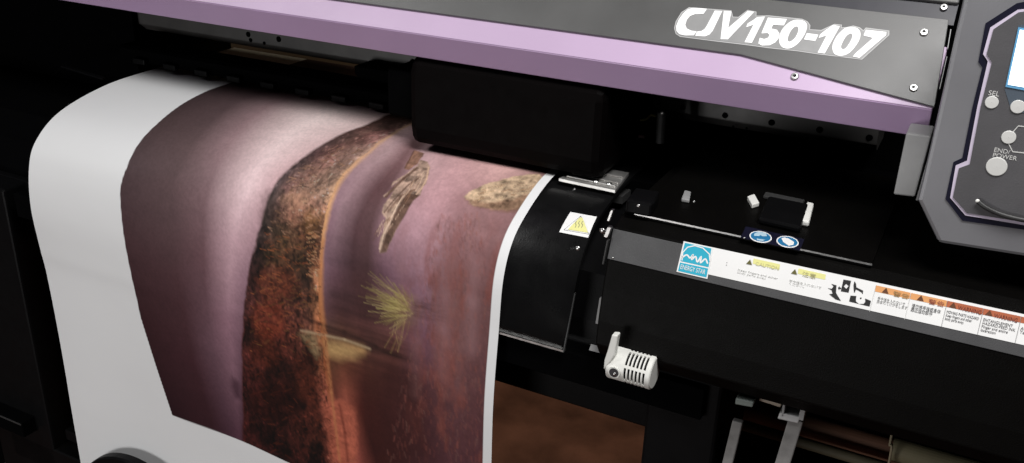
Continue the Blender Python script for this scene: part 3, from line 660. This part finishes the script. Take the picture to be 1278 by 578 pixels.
LINES = [
 [(262,112,75,62,65),(195,155,88,74,76),(158,210,88,74,78),(155,300,80,58,63),(175,400,64,38,43),(215,515,52,26,34)],
 [(300,125,95,80,84),(240,180,108,92,95),(215,250,104,86,90),(222,350,90,64,70),(240,450,76,46,54),(265,530,66,38,46)],
 [(340,130,150,130,135),(290,175,165,142,148),(262,230,140,118,124),(255,320,120,92,100),(262,430,115,88,100),(290,545,85,58,72)],
 [(400,145,244,230,232),(345,185,240,222,226),(310,235,230,208,215),(290,300,210,180,192),(285,400,164,130,146),(298,540,100,70,85)],
 [(452,157,225,206,208),(389,187,216,192,196),(347,222,208,180,186),(325,280,192,162,172),(306,350,160,130,145),(300,430,130,100,115),(302,552,90,62,76)],
 [(456,158,95,70,62),(392,189,92,75,72),(350,225,85,72,70),(328,282,72,60,58),(309,350,78,48,44),(303,430,80,40,34),(305,553,70,28,24)],
 [(485,158,110,85,75),(420,190,140,108,95),(380,235,150,118,100),(355,300,120,85,60),(345,370,100,58,44),(350,430,98,50,38),(350,500,60,27,20),(350,570,45,18,16)],
 [(497,160,130,100,90),(440,200,160,130,115),(410,235,170,140,118),(395,290,115,85,60),(385,350,70,50,38),(385,410,110,70,55),(392,480,85,45,30),(405,575,70,35,25)],
 [(502,160,190,160,140),(460,190,205,170,145),(428,222,215,175,140),(407,275,215,170,130),(400,330,205,150,110),(401,400,180,120,80),(407,460,160,100,70),(412,500,175,110,85),(425,575,165,95,75)],
 [(506,161,195,170,172),(466,190,175,150,155),(435,223,160,135,145),(412,275,150,122,135),(405,330,135,108,122),(407,390,110,80,85),(411,424,116,86,68),(412,436,176,144,104),(413,450,112,76,58),(418,490,110,65,55),(440,575,175,105,90)],
 [(511,167,185,160,166),(482,190,178,155,160),(446,225,165,140,148),(421,275,150,125,135),(414,340,120,92,105),(424,390,90,60,60),(427,422,112,78,64),(428,436,190,158,116),(430,450,104,66,52),(432,500,160,95,80),(447,575,165,95,85)],
 [(520,176,150,122,126),(500,200,130,102,106),(475,230,106,80,84),(448,275,96,72,77),(440,330,82,58,64),(450,390,85,55,55),(452,424,90,58,54),(452,437,150,118,86),(454,450,90,56,48),(455,470,96,56,48),(450,510,90,45,38),(470,575,70,35,32)],
 [(525,180,156,128,132),(508,200,140,112,116),(486,232,112,86,90),(464,275,100,76,80),(459,330,88,64,68),(456,390,85,55,55),(458,430,88,58,54),(462,470,98,60,50),(462,510,88,45,38),(482,575,72,38,34)],
 [(532,182,195,168,174),(522,202,200,172,178),(503,240,180,150,158),(483,290,160,130,142),(479,340,125,95,110),(480,390,100,70,72),(495,440,95,60,55),(480,510,80,45,42),(500,575,75,42,42)],
 [(575,203,205,170,175),(545,250,195,160,168),(520,300,180,148,160),(520,360,150,118,135),(530,420,125,90,105),(530,480,95,60,65),(540,575,90,58,65)],
 [(630,213,215,180,180),(600,240,170,138,141),(585,300,145,112,116),(570,380,130,96,98),(568,460,114,80,83),(573,575,98,64,70)],
 [(678,226,150,120,120),(645,268,145,115,118),(622,330,128,96,98),(612,400,116,84,86),(606,480,104,70,74),(603,575,95,62,68)],
]
uL, cL = [], []
srow = T[:, 0] * WS
for L in LINES:
    P = np.array([us_of(q[0], q[1]) for q in L]); C_ = np.array([lin(q[2:]) for q in L])
    o = np.argsort(P[:, 1]); P, C_ = P[o], C_[o]
    uL.append(np.interp(srow, P[:, 1], P[:, 0])); cL.append(np.stack([np.interp(srow, P[:, 1], C_[:, k]) for k in range(3)], 1))
uL = np.maximum.accumulate(np.array(uL), 0); cL = np.array(cL)
img = np.zeros((NS, NU, 3)); uu = us * WU
jit = (fbm(60, 60, 3) - .5) * .007
for i in range(NS):
    xs = uu + jit[i] * np.clip(1 - np.abs(uu - uL[6][i]) / .12, 0, 1)
    for k in range(3): img[i, :, k] = np.interp(xs, uL[:, i], cL[:, i, k])
land = (GU + jit > uL[5][:, None]) & (GU + jit < uL[8][:, None] - .002)
f1 = fbm(120, 80, 11); f2 = fbm(25, 22, 21); f3 = fbm(380, 260, 31, 2)
tex = np.clip(.95 + (f1 - .5) * 2.0 + (f3 - .5) * 1.5, .22, 2.0)
hue = np.clip((f2 - .42) * 5, 0, 1)[..., None]
blot = np.clip((fbm(38, 30, 91) - .5) * 3.6 + .85, .32, 1.2)
fleck = np.clip((fbm(330, 260, 97, 2) - .70) * 6, 0, 1)[..., None]
tex = tex * blot
up_ = np.clip((us_of(350, 300)[1] - GS) / .08, 0, 1); tex = tex * (1 - .45 * up_) + .45 * up_
landc = img * tex[..., None] * (np.array([1.05, .95, .92]) * hue + np.array([.97, 1.0, .92]) * (1 - hue))
landc = landc * (1 - fleck * .5) + fleck * .5 * np.minimum(landc * 3, .6)
landc = landc * np.array([.92, .94, 1.16]) + .004
img = np.where(land[..., None], landc, img)
band_ = np.exp(-((GS - us_of(440, 410)[1]) / .06) ** 2) * np.clip((GU - uL[9][:, None]) / .01, 0, 1) * np.clip((uL[14][:, None] - GU) / .03, 0, 1)
img = img * (1 + ((fbm(6, 75, 111) - .5) * 2.2 * band_))[..., None]
# reddish reflections streaking down the water to the right
wr = np.clip((GU - uL[13][:, None]) / .05, 0, 1)
st = np.clip((fbm(85, 26, 51) - .47) * 4.5, 0, 1) * wr * np.clip((GS - us_of(600, 260)[1]) / .08, 0, 1)
img = img * (1 - .6 * st[..., None]) + np.array(lin((138, 82, 74))) * .6 * st[..., None]
img *= (1 + (fbm(200, 120, 61, 3) - .5)[..., None] * .22 * wr[..., None])
stl = (fbm(30, 5, 71) - .5) * np.clip(1 - np.abs(GU - uL[11][:, None]) / .06, 0, 1) * .9
img *= (1 + stl)[..., None]
def poly_mask(pts, soft=.001, jitter=0):
    P = np.array([us_of(*q) for q in pts]); lo = P.min(0) - soft * 3 - .006; hi = P.max(0) + soft * 3 + .006
    jj = np.where((uu > lo[0]) & (uu < hi[0]))[0]; ii = np.where((srow > lo[1]) & (srow < hi[1]))[0]
    sl = (slice(ii[0], ii[-1] + 1), slice(jj[0], jj[-1] + 1))
    x, y = GU[sl].copy(), GS[sl].copy()
    if jitter: x += (fbm(180, 180, 5)[sl] - .5) * jitter; y += (fbm(180, 180, 9)[sl] - .5) * jitter
    ins = np.zeros(x.shape, bool); d = np.full(x.shape, 9.)
    for i in range(len(P)):
        a, b = P[i - 1], P[i]
        if a[1] != b[1]:
            c = ((a[1] > y) != (b[1] > y)) & (x < (b[0] - a[0]) * (y - a[1]) / (b[1] - a[1]) + a[0]); ins ^= c
        e = b - a; t = np.clip(((x - a[0]) * e[0] + (y - a[1]) * e[1]) / max(e @ e, 1e-12), 0, 1)
        d = np.minimum(d, np.hypot(x - a[0] - t * e[0], y - a[1] - t * e[1]))
    sd = np.where(ins, -d, d); return sl, np.clip(.5 - sd / (2 * soft), 0, 1)
def paint(pts, col, soft=.001, al=1, jitter=0, noise_=0):
    sl, m = poly_mask(pts, soft, jitter); c = np.array(lin(col)) * np.ones(m.shape + (1,))
    if noise_: c = c * np.clip(1 + ((fbm(120, 200, 77)[sl] - .5) * 2 * noise_ + (f3[sl] - .5) * noise_), .2, 2)[..., None]
    img[sl] = img[sl] * (1 - m[..., None] * al) + c * m[..., None] * al
def stroke(pts, w, col, al=1, soft=.0006):
    P = [us_of(*q) for q in pts]
    for a, b in zip(P, P[1:]):
        lo = np.minimum(a, b) - w * 3; hi = np.maximum(a, b) + w * 3
        jj = np.where((uu > lo[0]) & (uu < hi[0]))[0]; ii = np.where((srow > lo[1]) & (srow < hi[1]))[0]
        if len(ii) < 1 or len(jj) < 1: continue
        sl = (slice(ii[0], ii[-1] + 1), slice(jj[0], jj[-1] + 1)); x, y = GU[sl], GS[sl]; e = b - a
        t = np.clip(((x - a[0]) * e[0] + (y - a[1]) * e[1]) / max(e @ e, 1e-12), 0, 1); d = np.hypot(x - a[0] - t * e[0], y - a[1] - t * e[1])
        m = np.clip(.5 - (d - w) / (2 * soft), 0, 1)[..., None] * al; img[sl] = img[sl] * (1 - m) + np.array(lin(col)) * m
# shadow-dark tree groups and red foliage in the land strip
for (cx_, cy_, rx, ry, c_, al) in ((335, 268, 9, 28, (74, 64, 60), .5), (355, 290, 16, 14, (66, 60, 46), .5), (342, 318, 14, 12, (66, 56, 38), .6), (375, 330, 12, 18, (52, 44, 34), .6), (345, 355, 26, 22, (138, 76, 56), .4), (335, 400, 20, 26, (146, 72, 50), .45), (330, 440, 18, 18, (104, 52, 38), .5), (372, 250, 18, 12, (168, 135, 112), .5), (390, 275, 10, 14, (160, 120, 70), .4), (345, 500, 34, 26, (50, 22, 18), .6), (380, 470, 14, 30, (80, 40, 28), .5)):
    paint([(cx_ + rx * math.cos(k / 14 * 6.283), cy_ + ry * math.sin(k / 14 * 6.283)) for k in range(14)], c_, .006, al, .012, .9)
# bank, inlet and road
stroke([(378, 395), (398, 404), (430, 415), (470, 432)], .0018, (52, 34, 30), .8, .002)
paint([(373, 417), (384, 414), (398, 421), (399, 440), (396, 448), (386, 434)], (178, 156, 122), .004, .6, .005, .5)
paint([(405, 425), (430, 430), (456, 438), (440, 445), (424, 448), (409, 443)], (196, 166, 118), .007, .6, .004, .3)
stroke([(376, 412), (400, 417), (430, 424), (462, 436)], .0010, (205, 186, 156), .7, .0016)
stroke([(405, 412), (430, 418), (450, 424)], .0022, (70, 46, 42), .8, .002)
paint([(401, 502), (425, 500), (443, 508), (446, 540), (445, 576), (415, 576), (408, 540)], (188, 112, 92), .003, .8, .006, .4)
stroke([(424, 505), (430, 540), (434, 575)], .0012, (110, 52, 44), .7, .002)
stroke([(404, 300), (399, 340), (403, 400), (408, 440), (414, 490), (424, 575)], .0016, (196, 140, 100), .55, .0015)
for k in range(60):
    y = random.uniform(290, 345); x = 396 + random.uniform(-14, -1); stroke([(x, y), (x + random.uniform(2, 6), y + random.uniform(-1, 3))], .00035, random.choice([(205, 165, 130), (170, 120, 90)]), .7)
for k in range(50):
    y = random.uniform(400, 490); x = 400 + (y - 400) * .13 + random.uniform(-8, 4); stroke([(x, y), (x + random.uniform(-3, 4), y + random.uniform(2, 7))], .0004, random.choice([(190, 130, 90), (90, 50, 34), (150, 90, 60)]), .6)
# smooth far shore shade beyond inlet, dark water reflections
paint([(420, 345), (450, 335), (478, 345), (470, 400), (430, 405), (414, 385)], (78, 52, 54), .012, .5)
paint([(440, 470), (490, 450), (520, 470), (535, 530), (545, 576), (455, 576), (447, 510)], (66, 34, 34), .012, .6)
paint([(290, 470), (299, 478), (300, 498), (294, 496), (288, 482)], (70, 45, 58), .004, .7)
# twigs and grass stems in the land strip
for k in range(900):
    py = random.uniform(185, 570); lft = np.interp(py, [185, 225, 282, 350, 430, 570], [400, 352, 328, 310, 304, 306]); rgt = np.interp(py, [185, 222, 275, 330, 400, 575], [456, 424, 403, 396, 398, 420])
    if rgt - lft < 12: continue
    x = random.uniform(lft + 3, rgt - 2); L = random.uniform(3, 9); a = random.uniform(-.6, .9)
    if py < 290: c_ = random.choice([(172, 138, 118), (150, 118, 92), (92, 70, 60), (70, 58, 50), (188, 152, 130)])
    elif py < 440: c_ = random.choice([(150, 88, 60), (60, 38, 30), (176, 110, 74), (48, 36, 28), (128, 96, 62)])
    else: c_ = random.choice([(96, 44, 30), (38, 18, 14), (120, 64, 44), (50, 24, 18)])
    stroke([(x, py), (x + L * math.cos(a), py + L * math.sin(a) - 1)], random.uniform(.0002, .0006), c_, random.uniform(.25, .7))
# driftwood log
def zE(L): return [(290 + a / 3.04, 150 + b / 3.04) for a, b in L]
paint(zE([(740, 158), (752, 178), (745, 205), (735, 240), (722, 255), (712, 285), (690, 302), (660, 350), (630, 402), (604, 460), (586, 502), (562, 506), (556, 490), (565, 440), (572, 420), (580, 372), (566, 350), (576, 320), (600, 290), (612, 268), (578, 293), (573, 286), (610, 258), (640, 224), (604, 252), (612, 236), (660, 205), (700, 172), (716, 150)]), (172, 150, 138), .0006, 1, .002, .8)
paint(zE([(664, 276), (712, 284), (688, 304), (660, 352), (622, 420), (586, 502), (562, 504), (575, 455), (606, 380), (636, 318)]), (98, 76, 66), .0008, .9, .0012, .5)
stroke(zE([(560, 490), (572, 440), (602, 375), (632, 312), (660, 276)]), .0007, (226, 204, 186), .9)
stroke(zE([(745, 180), (738, 225), (715, 262), (700, 282)]), .0007, (214, 186, 164), .9)
stroke(zE([(700, 180), (650, 222), (585, 290)]), .0016, (104, 80, 70), .8)
stroke(zE([(715, 215), (670, 245), (610, 305), (575, 350)]), .0007, (96, 72, 62), .8)
stroke(zE([(690, 262), (640, 290), (590, 350)]), .0006, (120, 92, 78), .8)
paint(zE([(690, 114), (728, 128), (704, 164), (670, 190), (652, 186), (658, 164), (678, 138)]), (150, 118, 102), .0007, .95, .002, .6)
stroke(zE([(690, 116), (672, 150), (656, 182)]), .0006, (92, 68, 60), .8)
for k in range(60):
    t = random.random(); x = 736 - 165 * t + random.uniform(-28, 14); y = 185 + 240 * t + random.uniform(-8, 8); L = random.uniform(14, 34)
    stroke(zE([(x, y), (x - L * .6, y + L * .9)]), .0003, random.choice([(226, 202, 180), (112, 86, 74), (150, 120, 100)]), .55)
# rock
rock = [(578, 246), (587, 237), (614, 227), (650, 218.5), (672, 217), (681, 224), (668, 240), (657, 253), (645, 262), (618, 262), (591, 257)]
paint(rock, (186, 166, 144), .0008, 1, .004, .8)
paint([(581, 249), (610, 252), (640, 248), (664, 240), (657, 254), (645, 264), (618, 264), (592, 258)], (128, 100, 84), .002, .75, .005, .7)
for k in range(45):
    x = random.uniform(590, 668); y = 246 - (x - 590) * .2 + random.uniform(-8, 10); stroke([(x, y), (x + random.uniform(3, 9), y - random.uniform(0, 3))], .0004, random.choice([(228, 204, 170), (120, 90, 70), (170, 136, 104)]), .6)
# grass tuft with its reflection
paint([(480, 378), (500, 370), (516, 376), (520, 390), (508, 404), (488, 396)], (146, 124, 88), .010, .6, .01)
for k in range(190):
    a = random.gauss(0, .55); L = random.uniform(16, 66) * (1 - .3 * abs(a)); bx, by = 518 + random.uniform(-12, 2), 386 + random.uniform(-9, 11)
    dx, dy = -math.cos(a), -.38 * math.cos(a) + math.sin(a) * .8
    stroke([(bx + dx * L * .3, by + dy * L * .3), (bx + dx * L, by + dy * L)], .00028, random.choice([(186, 178, 112), (158, 150, 88), (206, 194, 138), (130, 116, 74), (112, 98, 62)]), random.uniform(.2, .5), .0008)
for k in range(50):
    L = random.uniform(14, 42); bx, by = 516 + random.uniform(-2, 4), 388 + random.uniform(-12, 9); stroke([(bx, by), (bx + L, by + random.uniform(-.35, .45) * L)], .0005, (82, 56, 58), .18, .0009)
for k in range(9):
    bx, by = 508 + random.uniform(-16, 8), 402; L = random.uniform(10, 40); stroke([(bx, by), (bx - L * .1, by + L * .5), (bx - L * .3 + random.uniform(-7, 9), by + L)], .0002, random.choice([(200, 180, 122), (160, 138, 92)]), .4, .0008)
for k in range(1100):
    y = random.uniform(265, 572); x = random.uniform(np.interp(y, [265, 575], [548, 480]), 606); L = random.uniform(3, 9)
    stroke([(x, y), (x + random.uniform(-2, 2), y + L)], .0004, random.choice([(160, 100, 92), (146, 112, 104), (104, 70, 66), (150, 92, 80), (88, 58, 56)]), random.uniform(.12, .38), .001)
grain = 1 + (fbm(480, 480, 131, 2) - .5) * .22 * (~land) + (fbm(90, 90, 141, 3) - .5) * .14
img = img * grain[..., None]
# soft vertical light streaks on the water
for k in range(16):
    x = random.uniform(505, 600); y = random.uniform(240, 420); stroke([(x, y), (x - 3, y + 50), (x - 4, y + 110)], random.uniform(.002, .005), random.choice([(168, 136, 142), (120, 84, 86), (150, 112, 112)]), .22, .006)
# print area and white margins
uA, uB = us_of(151, 225)[0], us_of(611, 420)[0]; sB = us_of(215, 519)[1]
sl_ = (us_of(340, 569)[1] - sB) / max(us_of(340, 569)[0] - uA, 1e-3)
eA = np.array([us_of(*q) for q in ((262, 112), (195, 155), (158, 210), (150, 235), (155, 300), (175, 395), (195, 458), (215, 519))])
eA = eA[np.argsort(eA[:, 1])]
uE = np.interp(srow, eA[:, 1], eA[:, 0])[:, None]
uA = eA[-1, 0]
sl_ = (us_of(352, 574)[1] - sB) / max(us_of(352, 574)[0] - uA, 1e-3)
pmask = np.clip((GU - uE) / .0006, 0, 1) * np.clip((uB - GU) / .0006, 0, 1) * np.clip((sB + sl_ * (GU - uA) - GS) / .0006, 0, 1)
img = np.clip(img ** 1.14 * np.array([1.03, .98, .93]), 0, 1)
paperc = np.ones((NS, NU, 3)) * np.array([.78, .785, .79])
img = img * pmask[..., None] + paperc * (1 - pmask[..., None])
me = bpy.data.meshes.new('printed_sheet')
idx = np.arange(NS * NU).reshape(NS, NU)
Q = np.stack([idx[:-1, :-1], idx[1:, :-1], idx[1:, 1:], idx[:-1, 1:]], -1).reshape(-1, 4)
me.vertices.add(NS * NU); me.vertices.foreach_set('co', C3.reshape(-1).astype(np.float32))
me.loops.add(len(Q) * 4); me.loops.foreach_set('vertex_index', Q.reshape(-1).astype(np.int32))
me.polygons.add(len(Q)); me.polygons.foreach_set('loop_start', np.arange(0, len(Q) * 4, 4, dtype=np.int32))
me.update(calc_edges=True); me.validate()
ca = me.color_attributes.new('print', 'FLOAT_COLOR', 'POINT')
ca.data.foreach_set('color', np.concatenate([img, np.ones((NS, NU, 1))], -1).reshape(-1).astype(np.float32))
me.polygons.foreach_set('use_smooth', np.ones(len(Q), bool))
pm = bpy.data.materials.new('printed_film'); pm.use_nodes = True; nt = pm.node_tree; b = nt.nodes['Principled BSDF']
at_ = nt.nodes.new('ShaderNodeAttribute'); at_.attribute_name = 'print'; nt.links.new(at_.outputs['Color'], b.inputs['Base Color'])
b.inputs['Roughness'].default_value = .6; b.inputs['Specular IOR Level'].default_value = .15
tc = nt.nodes.new('ShaderNodeTexCoord'); nz = nt.nodes.new('ShaderNodeTexNoise'); nz.inputs['Scale'].default_value = 9; nz.inputs['Detail'].default_value = 3
bpn = nt.nodes.new('ShaderNodeBump'); bpn.inputs['Strength'].default_value = .12; bpn.inputs['Distance'].default_value = .01
nt.links.new(tc.outputs['Object'], nz.inputs['Vector']); nt.links.new(nz.outputs['Fac'], bpn.inputs['Height']); nt.links.new(bpn.outputs[0], b.inputs['Normal'])
me.materials.append(pm)
po = bpy.data.objects.new('printed_sheet', me); COL.objects.link(po); finish(po, None)
tag(po, 'white media sheet printed with a dusky river landscape, curving over the heater and hanging down', 'printed sheet')

# ------------------------------------------------------------------ light
def area(name, loc, target, sx, sy, e, col):
    l = bpy.data.lights.new(name, 'AREA'); l.shape = 'RECTANGLE'; l.size = sx; l.size_y = sy; l.energy = e; l.color = col
    o = bpy.data.objects.new(name, l); COL.objects.link(o); o.location = loc
    d = Vector(target) - Vector(loc); o.rotation_euler = d.to_track_quat('-Z', 'Y').to_euler(); return o
area('overhead_light', (.15, -.40, 1.95), (-.1, .1, 1), .55, .28, 15, (1, .985, .975))
area('overhead_light', (-1.6, -.85, 2.3), (-.9, 0, .85), .7, .3, 10, (1, .99, .985))  # added overhead fill, brightens the left of the sheet
area('front_fill', (-1.3, -2.4, .50), (-.8, 0, .72), 1.0, .5, 22, (1, .99, .985))  # added low fill for the hanging sheet, in place of floor bounce
area('rear_fill', (0, 2.0, 2.7), (0, 2.6, .5), 1.0, .5, 38, (1, .85, .6))  # added fill with no seen source, brightens the background behind the printer
w = bpy.data.worlds.new('World'); S.world = w; w.use_nodes = True
w.node_tree.nodes['Background'].inputs[0].default_value = (.5, .55, .65, 1); w.node_tree.nodes['Background'].inputs[1].default_value = .006
S.view_settings.view_transform = 'Standard'; S.view_settings.look = 'None'; S.view_settings.exposure = 0; S.view_settings.gamma = 1
S.render.engine = 'CYCLES'
S.render.resolution_x = 1024; S.render.resolution_y = 463
